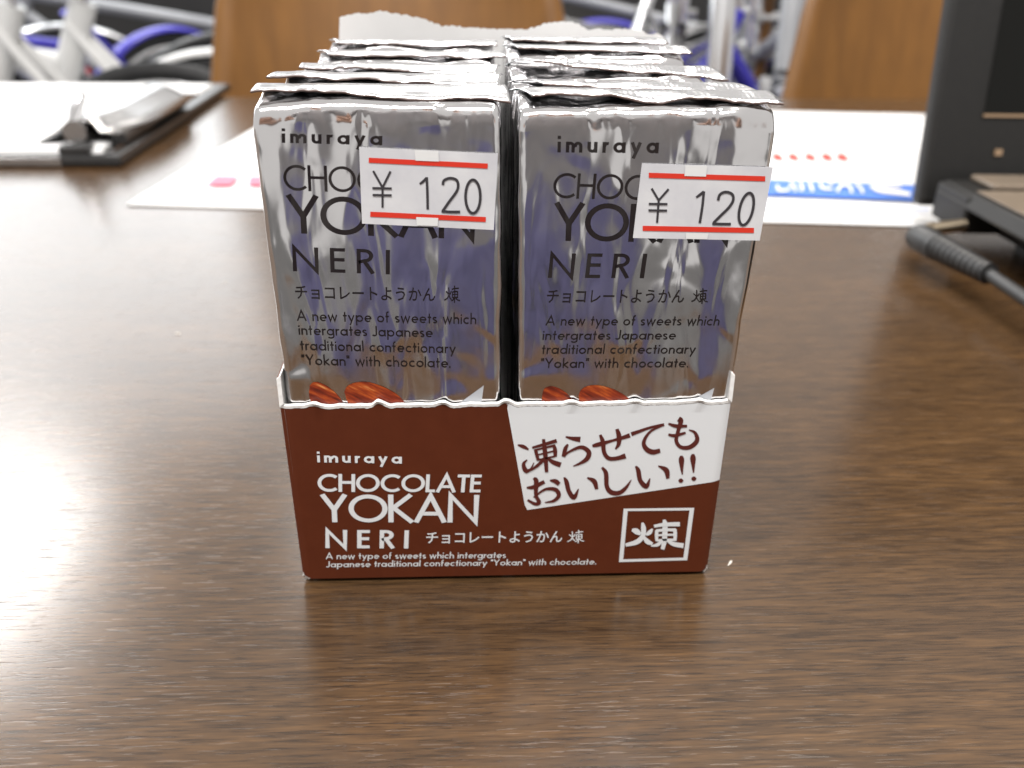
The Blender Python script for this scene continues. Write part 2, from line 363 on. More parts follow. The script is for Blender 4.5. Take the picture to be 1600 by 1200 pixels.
# ------------------------------------------------------------------ stroke lettering
def arc(cx, cy, rx, ry, a0, a1, n=None):
    n = n or max(4, int(abs(a1-a0)/12))
    return [(cx+rx*math.cos(R(a0+(a1-a0)*i/n)), cy+ry*math.sin(R(a0+(a1-a0)*i/n))) for i in range(n+1)]
def glyphs(s):
    """geometric sans: letter -> (advance, strokes); cap height 1, x height .62, s = stroke width"""
    h = s/2; X = 0.62; rc = 0.5-h; rx = X/2-h; cy = X/2
    bowl = lambda cx: arc(cx, cy, rx, rx, 0, 360, 28)
    G = {}
    G['C'] = (0.84, [arc(0.5, 0.5, rc, rc, 47, 313, 30)])
    G['O'] = (1.0, [arc(0.5, 0.5, rc, rc, 0, 360, 36)])
    G['H'] = (0.70, [[(h, 0), (h, 1)], [(0.70-h, 0), (0.70-h, 1)], [(h, 0.53), (0.70-h, 0.53)]])
    G['L'] = (0.40, [[(h, 1), (h, h), (0.40, h)]])
    G['A'] = (0.86, [[(h*0.9, 0), (0.43, 1-h*0.6), (0.86-h*0.9, 0)], [(0.20, 0.32), (0.66, 0.32)]])
    G['T'] = (0.52, [[(0, 1-h), (0.52, 1-h)], [(0.26, 0), (0.26, 1-h)]])
    G['E'] = (0.46, [[(0.46, 1-h), (h, 1-h), (h, h), (0.46, h)], [(h, 0.53), (0.44, 0.53)]])
    G['Y'] = (0.70, [[(h*0.9, 1), (0.35, 0.45), (0.70-h*0.9, 1)], [(0.35, 0), (0.35, 0.45)]])
    G['K'] = (0.64, [[(h, 0), (h, 1)], [(0.58, 1), (h*2, 0.53), (0.62, 0)]])
    G['N'] = (0.80, [[(h, 0), (h, 1-h*.3), (0.80-h, h*.3), (0.80-h, 1)]])
    G['R'] = (0.54, [[(h, 0), (h, 1-h), (0.24, 1-h)] + arc(0.24, 0.73, 0.27-h, 0.27-h, 90, -90, 12) + [(h, 0.46)], [(0.26, 0.46), (0.50, 0)]])
    G['I'] = (s, [[(h, 0), (h, 1)]])
    G['J'] = (0.36, [[(0.36-h, 1), (0.36-h, 0.2)] + arc(0.12, 0.2, 0.24-h, 0.2-h, 0, -150, 8)])
    G['i'] = (s, [[(h, 0), (h, X)], [(h, X+0.15), (h, X+0.15+s*1.1)]])
    G['l'] = (s, [[(h, 0), (h, 1.05)]])
    G['n'] = (0.52, [[(h, 0), (h, X)], [(h, X*.55)] + arc(0.26, X-0.26, 0.26-h, 0.26-h, 180, 0, 10) + [(0.52-h, 0)]])
    G['h'] = (0.52, [[(h, 0), (h, 1.05)], [(h, X*.55)] + arc(0.26, X-0.26, 0.26-h, 0.26-h, 180, 0, 10) + [(0.52-h, 0)]])
    G['m'] = (0.86, [[(h, 0), (h, X)], [(h, X*.55)] + arc(0.23, X-0.23, 0.23-h, 0.23-h, 180, 0, 10) + [(0.46-h, 0)], [(0.46-h, X*.55)] + arc(0.63, X-0.23, 0.23-h, 0.23-h, 180, 0, 10) + [(0.86-h, 0)]])
    G['u'] = (0.52, [[(h, X)] + arc(0.26, 0.26, 0.26-h, 0.26-h, 180, 360, 10) + [(0.52-h, X)], [(0.52-h, 0), (0.52-h, X)]])
    G['r'] = (0.30, [[(h, 0), (h, X)], [(h, X*.6)] + arc(0.26, X-0.22, 0.24-h, 0.22-h, 180, 70, 7)])
    G['a'] = (0.64, [bowl(0.31), [(0.64-h, 0), (0.64-h, X)]])
    G['d'] = (0.64, [bowl(0.31), [(0.64-h, 0), (0.64-h, 1.05)]])
    G['p'] = (0.64, [bowl(0.33), [(h, -0.32), (h, X)]])
    G['g'] = (0.64, [bowl(0.31), [(0.64-h, X), (0.64-h, -0.08)] + arc(0.33, -0.08, 0.31-h, 0.24-h, 0, -150, 8)])
    G['o'] = (0.62, [bowl(0.31)])
    G['c'] = (0.52, [arc(0.31, cy, rx, rx, 50, 310, 20)])
    G['e'] = (0.60, [[(h, cy), (0.60-h, cy)] + arc(0.31, cy, rx, rx, 5, 312, 22)])
    G['y'] = (0.56, [[(h*.8, X), (0.28, 0.04)], [(0.56-h*.8, X), (0.16, -0.32)]])
    G['w'] = (0.82, [[(h*.8, X), (0.22, h*.4), (0.41, X-h*.4), (0.60, h*.4), (0.82-h*.8, X)]])
    G['k'] = (0.50, [[(h, 0), (h, 1.05)], [(0.46, X), (h*2, 0.32), (0.49, 0)]])
    G['t'] = (0.32, [[(0.16, 0), (0.16, 0.9)], [(0, X-h), (0.32, X-h)]])
    G['f'] = (0.32, [[(0.13, 0), (0.13, 0.85)] + arc(0.27, 0.85, 0.14, 0.19-h, 180, 80, 5), [(0, X-h), (0.30, X-h)]])
    G['s'] = (0.40, [arc(0.20, X-0.165, 0.165-h*.3, 0.165-h, 35, 225, 9) + [(0.20, X/2)] + arc(0.20, 0.165, 0.17-h*.3, 0.165-h, 55, -145, 9)])
    G['"'] = (0.22, [[(0.05, 1.0), (0.05, 0.72)], [(0.19, 1.0), (0.19, 0.72)]])
    G['.'] = (s, [[(h, 0), (h, s*1.1)]])
    return G

def ribbon(pts, widths, taper_caps=False):
    """2-D centre line -> left / right outline with mitred joints"""
    n = len(pts); P = [Vector(p).to_2d() if len(p) > 2 else Vector(p) for p in pts]
    closed = (P[0]-P[-1]).length < 1e-6
    L = []; Rr = []
    for i in range(n):
        if closed and i in (0, n-1): a, b = P[n-2], P[1]
        else: a, b = P[max(0, i-1)], P[min(n-1, i+1)]
        d1 = (P[i]-a); d2 = (b-P[i])
        if d1.length < 1e-9: d1 = d2
        if d2.length < 1e-9: d2 = d1
        d1 = d1.normalized(); d2 = d2.normalized()
        t = (d1+d2); t = t.normalized() if t.length > 1e-4 else d1
        nn = Vector((-t.y, t.x)); k = max(0.38, nn.dot(Vector((-d1.y, d1.x))))
        wv = widths[i]/2/k
        L.append(P[i]+nn*wv); Rr.append(P[i]-nn*wv)
    return L, Rr

def strokes_mesh(mb, strokes, fn, step):
    """strokes: list of (points, widths) in 2-D; fn(x, y, k) -> 3-D; k lifts each stroke a hair above the one before"""
    for k, (pts, wd) in enumerate(strokes):
        L, Rr = ribbon(pts, wd)
        vs = []; fs = []
        for a, b in zip(L, Rr): vs += [fn(a.x, a.y, k), fn(b.x, b.y, k)]
        for i in range(len(L)-1): fs.append((2*i, 2*i+1, 2*i+3, 2*i+2))
        mb.add(vs, fs)

def line_of_text(s, sw, space, word):
    G = glyphs(sw); x = 0; out = []
    for ch in s:
        if ch == ' ': x += word; continue
        adv, st = G[ch]
        for pl in st: out.append(([(x+a, b) for a, b in pl], [sw]*len(pl)))
        x += adv+space
    return out, x-space

def plane_text(parent, plane, s, p0, p1, ptop, m, sw=0.11, space=0.1, word=0.35, lift=0.00008, name='lettering', off=Vector((0, 0, 0))):
    A, B, T = (plane(*p) for p in (p0, p1, ptop))
    st, width = line_of_text(s, sw, space, word)
    e1 = (B-A)/width; e2 = (T-A); nrm = e1.cross(e2).normalized()
    mb = MB()
    strokes_mesh(mb, st, lambda x, y, k: A+e1*x+e2*y+nrm*(lift+(k % 3)*0.000012)-off, 0)
    return mb.build(name, m, parent)

def font_text(parent, plane, s, p0, p1, ptop, m, lift=0.00008, name='lettering', off=Vector((0, 0, 0)), bold=0.0):
    c = bpy.data.curves.new('tmp', 'FONT'); c.body = s; c.resolution_u = 2; c.offset = bold
    o = bpy.data.objects.new('tmp', c); col.objects.link(o)
    me = o.evaluated_get(bpy.context.evaluated_depsgraph_get()).to_mesh()
    vs = [v.co.copy() for v in me.vertices]; fs = [tuple(p.vertices) for p in me.polygons]
    bpy.data.objects.remove(o); bpy.data.curves.remove(c)
    x0 = min(v.x for v in vs); x1 = max(v.x for v in vs); y0 = min(v.y for v in vs); y1 = max(v.y for v in vs)
    A, B, T = (plane(*p) for p in (p0, p1, ptop)); e1 = (B-A)/(x1-x0); e2 = (T-A)/(y1-y0); nrm = e1.cross(e2).normalized()
    return MB().add([A+e1*(v.x-x0)+e2*(v.y-y0)+nrm*lift-off for v in vs], fs).build(name, m, parent)

def smooth_stroke(pts, n=6):
    """Catmull-Rom through (x, y, width) points"""
    out = []; P = [Vector(p) for p in pts]; P = [P[0]*2-P[1]]+P+[P[-1]*2-P[-2]]
    for i in range(1, len(P)-2):
        a, b, c, d = P[i-1:i+3]
        for k in range(n):
            t_ = k/n
            out.append(0.5*((2*b)+(-a+c)*t_+(2*a-5*b+4*c-d)*t_**2+(-a+3*b-3*c+d)*t_**3))
    out.append(P[-2]); return out
def brush(parent, plane, strokes, m, name, lift=0.00012, off=Vector((0, 0, 0)), scale=1.0, origin=(0, 0), curved=True):
    """hand traced brush strokes given as (x, y, width) lists in picture units"""
    mb = MB(); nrm = None
    A = plane(800, 600); nrm = (plane(801, 600)-A).cross(plane(800, 599)-A).normalized()
    st = []
    for s_ in strokes:
        q = smooth_stroke(s_) if (curved and len(s_) > 2) else [Vector(p) for p in s_]
        if scale > 1 and m is M['brown_print']: q = [Vector((p[0], p[1], p[2]*1.28)) for p in q]
        st.append(([(p[0]/scale+origin[0], p[1]/scale+origin[1]) for p in q], [max(0.4, p[2])/scale for p in q]))
    strokes_mesh(mb, st, lambda x, y, k: plane(x, y)+nrm*(lift+(k % 5)*0.000010)-off, 0)
    mb.f = [f[::-1] for f in mb.f]
    return mb.build(name, m, parent)
def poly_print(parent, plane, pts, m, name, lift, off):
    A = plane(800, 600); nrm = (plane(801, 600)-A).cross(plane(800, 599)-A).normalized()
    return MB().add([plane(x, y)+nrm*lift-off for x, y in pts], [tuple(range(len(pts)))]).build(name, m, parent)

KANJI = [[(832,832,18),(862,842,40),(892,862,22)], [(975,825,12),(955,850,30),(930,868,14)], [(905,782,16),(912,820,34),(908,872,32),(868,915,34),(788,938,22)], [(915,880,16),(938,912,34),(975,930,20)],
    [(985,806,20),(1060,795,26),(1165,792,30)], [(1055,762,20),(1062,800,36),(1058,900,34),(1045,968,26)], [(1005,835,24),(1003,870,24),(1005,910,20)], [(1130,828,26),(1132,870,26),(1130,908,22)],
    [(1000,838,20),(1065,832,20),(1138,832,22)], [(1003,870,14),(1065,866,14),(1130,866,14)], [(1003,906,16),(1065,902,16),(1132,902,18)], [(1045,905,20),(1010,935,24),(965,945,8)], [(1075,905,14),(1120,930,30),(1190,942,34)]]
def small_kanji(parent, plane, p0, p1, ptop, m, off):
    A, B, T = (plane(*p) for p in (p0, p1, ptop)); e1 = (B-A); e2 = (T-A); nrm = e1.cross(e2).normalized()
    st = []
    for s_ in KANJI:
        q = smooth_stroke(s_); st.append(([((v[0]-785)/410, (970-v[1])/210) for v in q], [min(v[2], 20)/300 for v in q]))
    mb = MB(); strokes_mesh(mb, st, lambda x, y, k: A+e1*x+e2*y+nrm*(0.00008+(k % 3)*0.000012)-off, 0)
    return mb.build('lettering', m, parent)
# printing on the carton front
COFF = Vector((0, 0.045, 0))
fp = lambda x, y: at(x, y, 1, 0.0)
WP = M['white_print']
plane_text(front, fp, 'imuraya', (496, 722), (628, 724), (495, 704.5), WP, 0.17, 0.26, off=COFF)
plane_text(front, fp, 'CHOCOLATE', (496.5, 768), (750.5, 769), (496, 740), WP, 0.155, 0.035, off=COFF)
plane_text(front, fp, 'YOKAN', (502, 815.5), (747, 816), (499.5, 772), WP, 0.135, 0.015, off=COFF)
plane_text(front, fp, 'NERI', (508.5, 856), (638, 856.5), (508, 827.5), WP, 0.16, 0.36, off=COFF)
font_text(front, fp, 'チョコレートようかん', (666, 849), (878, 847), (666, 831), WP, off=COFF, bold=0.012)
small_kanji(front, fp, (886, 849), (913, 848), (886, 828), WP, COFF)
plane_text(front, fp, 'A new type of sweets which intergrates', (509, 873.3), (790, 871.5), (509, 863.5), WP, 0.13, 0.10, 0.34, off=COFF)
plane_text(front, fp, 'Japanese traditional confectionary "Yokan" with chocolate.', (510.5, 886), (931, 881.5), (510.5, 876.5), WP, 0.13, 0.10, 0.34, off=COFF)
# white slanted field; it runs up to the lip and to the right hand edge
A_ = [fp(793, 640), fp(821.4, 797), fp(1126, 751)]
right_x = W/2-0.0001
zr = A_[1].z + (A_[2].z-A_[1].z)*(right_x-A_[1].x)/(A_[2].x-A_[1].x)
ztop = HB-0.0002; xl = A_[0].x + (A_[1].x-A_[0].x)*(ztop-A_[0].z)/(A_[1].z-A_[0].z)
vs = []; fs = []; n = 80
for i in range(n+1):
    x = xl+(right_x-xl)*i/n
    zb = max(A_[0].z + (A_[1].z-A_[0].z)*(x-A_[0].x)/(A_[1].x-A_[0].x) if x < A_[1].x else -1, -1)
    if x >= A_[1].x: zb = A_[1].z+(zr-A_[1].z)*(x-A_[1].x)/(right_x-A_[1].x)
    ex = W/2-x; cv = 0.0005*max(0, 1-ex/0.0018)**2
    zt = max(zb+1e-5, lip(x)-0.0005)
    vs += [Vector((x, cv-0.00005, zb))-COFF, Vector((x, cv-0.00005, max(zb+5e-6, min(zt-3e-6, HB-0.0022))))-COFF, Vector((x, cv-0.00007+front_depth(x)*0.4, zt))-COFF]
for i in range(n): fs += [(i*3, i*3+3, i*3+4, i*3+1), (i*3+1, i*3+4, i*3+5, i*3+2)]
field = obj('white_field', vs, fs, WP, front)
Z = dict(scale=1600/360, origin=(800, 640), off=COFF, lift=0.00013)
BP = M['brown_print']
brush(front, fp, [[(40,243,8),(80,255,20),(115,275,8)], [(105,345,6),(80,375,18),(95,420,26),(128,412,12),(152,365,4)],
    [(140,262,12),(220,240,17),(310,213,20)], [(218,202,16),(230,300,25),(240,432,18)], [(162,272,18),(172,312,18),(182,350,16)], [(290,240,14),(299,280,22),(300,325,18)],
    [(165,278,10),(230,262,10),(297,247,14)], [(172,312,8),(235,298,9),(298,283,9)], [(182,346,10),(240,334,10),(300,320,10)], [(228,335,18),(170,390,16),(95,438,5)], [(245,335,10),(285,362,24),(338,382,28)]], BP, 'lettering', **Z)
brush(front, fp, [[(372,186,8),(420,198,20),(474,205,30)], [(388,238,10),(370,270,22),(357,325,20)], [(357,322,12),(400,288,12),(480,258,20),(532,290,25),(522,335,25),(480,366,16),(425,390,5)]], BP, 'lettering', **Z)
brush(front, fp, [[(558,250,14),(600,240,24),(700,212,14),(770,192,20),(818,176,24)], [(728,132,18),(742,180,26),(740,235,22),(718,272,8)], [(612,172,14),(630,220,24),(640,295,22),(672,335,22),(730,335,22),(788,318,28)]], BP, 'lettering', **Z)
brush(front, fp, [[(828,168,22),(880,150,18),(960,122,14),(1056,102,16)], [(1050,105,10),(960,150,13),(915,220,20),(930,268,26),(975,292,28),(1028,282,22)]], BP, 'lettering', **Z)
brush(front, fp, [[(1155,62,28),(1172,78,26),(1152,150,20),(1140,215,20),(1172,258,20),(1235,258,24),(1284,212,24),(1270,158,16),(1228,138,6)], [(1085,95,10),(1140,112,20),(1215,112,14)], [(1085,170,12),(1130,178,18),(1205,158,12)]], BP, 'lettering', **Z)
brush(front, fp, [[(102,540,10),(150,535,22),(225,498,20)], [(150,472,14),(168,495,26),(166,590,20),(188,640,22),(160,652,18),(108,625,12)], [(150,606,8),(228,552,14),(300,552,22),(325,592,22),(290,630,16),(228,642,5)], [(262,488,6),(300,494,24),(328,514,22)]], BP, 'lettering', **Z)
brush(front, fp, [[(362,468,10),(378,500,24),(395,565,24),(430,606,26),(462,548,5)], [(522,470,8),(570,495,26),(588,550,18)]], BP, 'lettering', **Z)
brush(front, fp, [[(625,398,12),(652,440,24),(658,530,24),(690,572,26),(745,575,24),(790,540,18),(828,485,4)]], BP, 'lettering', **Z)
brush(front, fp, [[(858,390,10),(876,420,24),(890,490,24),(932,530,26),(958,475,5)], [(1015,388,6),(1070,418,28),(1082,476,18)]], BP, 'lettering', **Z)
brush(front, fp, [[(1176,318,14),(1176,345,30),(1178,400,18),(1182,448,6)], [(1172,476,10),(1172,490,28),(1172,505,12)]], BP, 'lettering', **Z)
brush(front, fp, [[(1256,306,14),(1256,335,30),(1258,390,18),(1260,436,6)], [(1262,462,10),(1262,476,28),(1262,492,12)]], BP, 'lettering', **Z)
# square emblem
z_ = lambda x, y: (x/4.4444+800, y/4.4444+640)
sq_o = [(775, 686), (1265, 680), (1216, 1044), (742, 1057)]; sq_i = [(803, 703), (1232, 698), (1190, 1026), (772, 1038)]
nrm = Vector((0, -1, 0)); vs = [fp(*z_(*p))+nrm*0.00009-COFF for p in sq_o+sq_i]
obj('emblem_frame', vs, [(0, 4, 5, 1), (1, 5, 6, 2), (2, 6, 7, 3), (3, 7, 4, 0)], WP, front)
brush(front, fp, KANJI, WP, 'emblem_character', **Z)

# ------------------------------------------------------------------ foil packs
T_ROW = 0.0183; Y0 = 0.0004
def pack_mesh(a0, a1, seed, zs, b=0.0087):
    """pillow pack body: half width a0 at the foot, a1 at the shoulder, half thickness b, shoulder height zs"""
    NR = 112
    lev = [0.0013, 0.003, 0.008, 0.016, 0.025, 0.033, 0.041] + [0.041+(zs-0.007-0.041)*i/14 for i in range(1, 15)]
    lev += [zs-0.005, zs-0.0032, zs-0.0026, zs-0.0020, zs-0.0011, zs-0.0005, zs-0.0001, zs+0.0002, zs+0.0006, zs+0.0011, zs+0.0016]
    vs = []; fs = []
    for z in lev:
        f = z/zs; a = a0+(a1-a0)*max(0, min(1, (z-0.041)/(zs-0.041))); bb = b; rr = 0.0015
        if z < 0.002: bb = b*0.9; a *= 0.985
        if z > zs-0.0032:
            g = (z-(zs-0.0032))/0.0034
            if g <= 1: drop = 0.0018*(1-math.sqrt(max(0, 1-g*g)))
            else: drop = 0.0018+(b-0.0024)*min(1, (z-zs-0.0002)/0.0014)
            bb = b-drop; a -= 0.0004*min(1, g)
        rr = min(rr, bb*0.95)
        # rounded rectangle, points distributed by side
        ring = []
        q = NR//4
        per = [(1, 1), (-1, 1), (-1, -1), (1, -1)]
        for k, (sx, sy) in enumerate(per):
            for i in range(8):
                ang = R(90*k)+R(90)*i/7
                ring.append((sx*(a-rr)+rr*math.cos(ang), sy*(bb-rr)+rr*math.sin(ang)))
            nx, ny = per[(k+1) % 4]; ang = R(90*(k+1))
            p = ring[-1]; q_ = (nx*(a-rr)+rr*math.cos(ang), ny*(bb-rr)+rr*math.sin(ang))
            m_ = 20 if k % 2 == 0 else 6
            for i in range(1, m_+1):
                s = i/(m_+1); ring.append((p[0]+(q_[0]-p[0])*s, p[1]+(q_[1]-p[1])*s))
        for x, y in ring:
            side_ = min(1, max(0, (abs(x)-(a-0.0012))/0.001))
            d = noise.noise(Vector((x*110+seed*7, y*110, z*130)))
            dx = 0.00032*d*side_*(1 if x > 0 else -1)
            dy = 0.0
            if z > zs-0.003: dy = 0.00035*noise.noise(Vector((x*160, seed*5.1, z*90)))*(1 if y > 0 else -1)
            dz = 0.0
            if z > zs-0.004:
                dz = 0.0005*noise.noise(Vector((x*90, seed*3.3, 2)))
                if y < 0: dz -= 0.0006*max(0, (abs(x)-(a-0.006))/0.006)**2
            # gentle belly of the front and back
            ex = 1-min(1, abs(x)/a)**4; ez = max(0, 1-((z-0.05)/0.05)**4)
            dy += 0.00012*ex*ez*(1 if y > 0 else -1)*0
            vs.append(Vector((x+dx, y+dy, z+dz)))
    n = len(ring)
    for i in range(len(lev)-1):
        for j in range(n):
            j2 = (j+1) % n; fs.append((i*n+j, i*n+j2, (i+1)*n+j2, (i+1)*n+j))
    fs.append(tuple(range(n-1, -1, -1))); fs.append(tuple((len(lev)-1)*n+j for j in range(n)))
    return vs, fs

def fin(parent, base, pl, pr, y_free, y_root, zroot, seed, half, wave=0.0009, edge=True):
    """crimped end seal, folded over towards the front: root on top of the pack, free edge wavy"""
    N = 64; S = 9
    A = at(*pl, 1, y_free); B = at(*pr, 1, y_free)
    vs = []; 
    cx = base.x
    for i in range(N+1):
        s = i/N
        wv = wave*(noise.noise(Vector((s*5+seed*11.3, 0.5, seed)))+0.45*noise.noise(Vector((s*14+seed*5.1, 3.5, seed)))+0.35*abs(noise.noise(Vector((s*30+seed*3.1, 8.5, seed)))))
        curl = 0.0006*math.cos(s*math.pi*2+seed)
        fr = A.lerp(B, s)+Vector((0, 0.8*wv, wv*0.9-0.0002))
        root = Vector((cx+(s*2-1)*half, y_root, zroot))
        hi = max(root.z, fr.z)+0.0002+0.0004*noise.noise(Vector((s*4, seed*2.2, 7)))
        for j in range(S+1):
            q = j/S
            # quadratic bezier root -> crest -> free edge
            cxm = root.lerp(fr, 0.25); cxm = Vector((root.x+(fr.x-root.x)*0.6, root.y-0.001, hi+0.0006))
            p = root*(1-q)**2 + cxm*2*q*(1-q) + fr*q*q
            vs.append(p-base)
    fs = [(i*(S+1)+j, i*(S+1)+j+1, (i+1)*(S+1)+j+1, (i+1)*(S+1)+j) for i in range(N) for j in range(S)]
    o = obj('seal_fin', vs, fs, M['fin'], parent, True)
    so = o.modifiers.new('thickness', 'SOLIDIFY'); so.thickness = 0.00016; so.offset = 0
    # dark cut edge of the film
    mb = MB(); e = [vs[i*(S+1)+S] for i in range(N+1)]
    mb.tube([p+Vector((0, -0.00006, -0.00005)) for p in e], 0.00019, 6); mb.build('cut_edge', M['fin_edge'], o, smooth=True)
    return o

finL = [((391,141),(798,156)),((416,116),(780,133)),((467,103),(776,115)),((513,86),(791,88)),((526,67),(777,70))]
finR = [((831,148),(1224,158)),((849,131),(1194,147)),((835,97),(1138,124)),((810,73),(1082,83)),((801,62),(1044,66))]
pos = ['frontmost', 'second from the front', 'middle', 'second from the back', 'rearmost']
packs = []
bodies = {}
for ci, (cname, fins) in enumerate((('left', finL), ('right', finR))):
    for r in range(5):
        yc = Y0+T_ROW*(r+0.5)
        xc = (-0.0213, 0.0221)[ci] if r == 0 else (-0.0209, 0.0212)[ci]
        if r == 0: a0, a1 = ((0.0201, 0.0200), (0.0204, 0.0212))[ci]
        else: a0, a1 = 0.0199, 0.0200
        zs = (at(*fins[r][0], 1, yc-0.0065).z+at(*fins[r][1], 1, yc-0.0065).z)/2-0.0003+(0.0004 if ci == 0 and r == 0 else 0)
        base = Vector((xc, yc, 0.0013))
        p = empty('foil_pack', base)
        lab = {0: 'frontmost silver foil chocolate bar in the %s column with price sticker' % cname}.get(r, 'silver foil bar in the %s column, %s of five' % (cname, pos[r]))
        tag(p, lab, 'snack bar', 'foil bars packed in the carton')
        vs, fs = pack_mesh(a0, a1, ci*5+r+1, zs-0.0013)
        if ci == 1 and r == 0:
            for v in vs: v.x += max(0, (v.z-0.04)/0.052)*0.0004
        for v in vs: v.z -= 0.0013
        body = obj('wrapper', vs, fs, M['foil_a'] if ci == 0 else M['foil_b'], p, True, 70)
        fin(p, base, fins[r][0], fins[r][1], yc-(0.0056 if r == 0 else 0.0046), yc+0.0022, zs+0.0003, ci*7+r*1.37+0.4, a1+0.0006, wave=0.0007 if r < 3 else 0.00045)
        packs.append((p, body, base))

# ------------------------------------------------------------------ printing and stickers on the two front packs
YF = Y0+T_ROW*0.5-0.0087          # plane of the front faces
pp = lambda x, y: at(x, y, 1, YF)
INK = M['ink']
def pack_print(idx, lines, kata, almonds, wedge, label):
    p, body, base = packs[idx]
    for (s, p0, p1, pt, sw, sp, wd) in lines: plane_text(body, pp, s, p0, p1, pt, INK, sw, sp, wd, off=base)
    font_text(body, pp, 'チョコレートようかん', *kata[:3], INK, off=base, bold=0.006)
    small_kanji(body, pp, *kata[3:], INK, base)
    for k, poly in enumerate(almonds):
        q = smooth_stroke([(x, y, 0) for x, y in poly+[poly[0]]], 6)[:-1]
        c = [(v.x, v.y) for v in q]
        poly_print(body, pp, c, M['almond'], 'almond_print', 0.00006+0.00002*k, base)
    poly_print(body, pp, wedge, M['wedge'], 'printed_corner', 0.00006, base)
    # price sticker
    crn, bars, yen, digits, tabs = label
    A = pp(800, 600); nrm = Vector((0, -1, 0)); mb = MB()
    mb.prism([pp(*c)+nrm*0.00022-base for c in crn][::-1], (0, -0.00012, 0))
    st = mb.build('price_sticker', M['label'], p)
    L0 = 0.00040
    for (x0, y0), (x1, y1), wd in bars:
        brush(st, pp, [[(x0, y0, wd), (x1, y1, wd)]], M['red'], 'red_bar', L0, base)
    brush(st, pp, yen, M['stamp'], 'price_print', L0, base, curved=False)
    # digits are stamped with a dotted edge
    brush(st, pp, digits, M['stamp'], 'price_print', L0, base)
    for t_ in tabs: poly_print(st, pp, t_, M['label_cut'], 'cut_tab', 0.00046, base)

def zz(ox, oy, s, pts): return [(x/s+ox, y/s+oy, *r) for x, y, *r in pts]
k1 = 3.636; k2 = 3.478
def ell(cx, cy, rx, ry, sl, wd, n=20): return [(cx+rx*math.cos(2*math.pi*i/n)-sl*math.sin(2*math.pi*i/n), cy+ry*math.sin(2*math.pi*i/n), wd) for i in range(n+1)]
pack_print(0, [
    ('imuraya', (440.5, 223), (597, 227), (440, 199.5), 0.17, 0.27, 0.3),
    ('CHOCOLATE', (444, 297.5), (741, 306), (441.5, 257), 0.105, 0.05, 0.3),
    ('YOKAN', (450, 364), (742, 374), (446, 304), 0.125, 0.015, 0.3),
    ('NERI', (458, 423.5), (609, 428.5), (456, 385.5), 0.125, 0.36, 0.3),
    ('A new type of sweets which', (464, 501), (744, 506.5), (462.5, 484.5), 0.115, 0.12, 0.40),
    ('intergrates Japanese', (467, 523), (676, 527), (465.5, 507), 0.115, 0.12, 0.40),
    ('traditional confectionary', (469.5, 547), (712, 552), (468, 531), 0.115, 0.12, 0.40),
    ('"Yokan" with chocolate.', (472, 570), (704, 574.5), (470.5, 554), 0.115, 0.12, 0.40)],
    ((462, 467), (680, 471), (460.5, 446), (694, 473), (719, 473.5), (693.5, 446)),
    [[(484,602),(490,597),(500,598),(515,606),(530,620),(545,645),(540,665),(500,650),(484,622)],
     [(538,612),(543,603),(556,597.5),(576,597),(603,606),(626,621),(642,645),(632,665),(585,652),(548,634)]],
    [(700, 645), (712, 634), (756, 602), (750, 645)],
    ([(561.5, 229), (778, 239.5), (771.5, 358.5), (566, 348.5)],
     [((576.6, 249.5), (762, 258.7), 8), ((579, 333.7), (759, 342), 8)],
     [zz(380, 0, k1, q) for q in ([(740,968,13),(793,1062,13)], [(838,970,13),(793,1062,13)], [(793,1062,15),(793,1175,15)], [(735,1065,13),(845,1067,13)], [(737,1104,13),(845,1106,13)])] and
     [[(x, y, 3.4) for x, y, _ in zz(380, 0, k1, q)] for q in ([(740,968,1),(793,1062,1)], [(838,970,1),(793,1062,1)], [(793,1062,1),(793,1175,1)], [(735,1065,1),(845,1067,1)], [(737,1104,1),(845,1106,1)])],
     [[(656,286.5,3.2),(661,283,4.2),(667,277,4.2)], [(667,276,4),(668,300,4),(668.5,326,4)],
      [(692,288,4.2),(694,281,4.2),(703,277.5,4.2),(713,280,4.2),(716,289,4.2),(713,299,4.2),(702,314,4.2),(692,328.5,4.2)], [(690,329,4.2),(704,330,4.2),(719,330,4.2)],
      ell(739, 306, 11.5, 26, 0, 4.2)],
     [[(648, 233.2), (685, 235), (686, 251.5), (649.5, 250)], [(650.5, 338), (685, 339.5), (684, 352), (651.5, 351)]]))
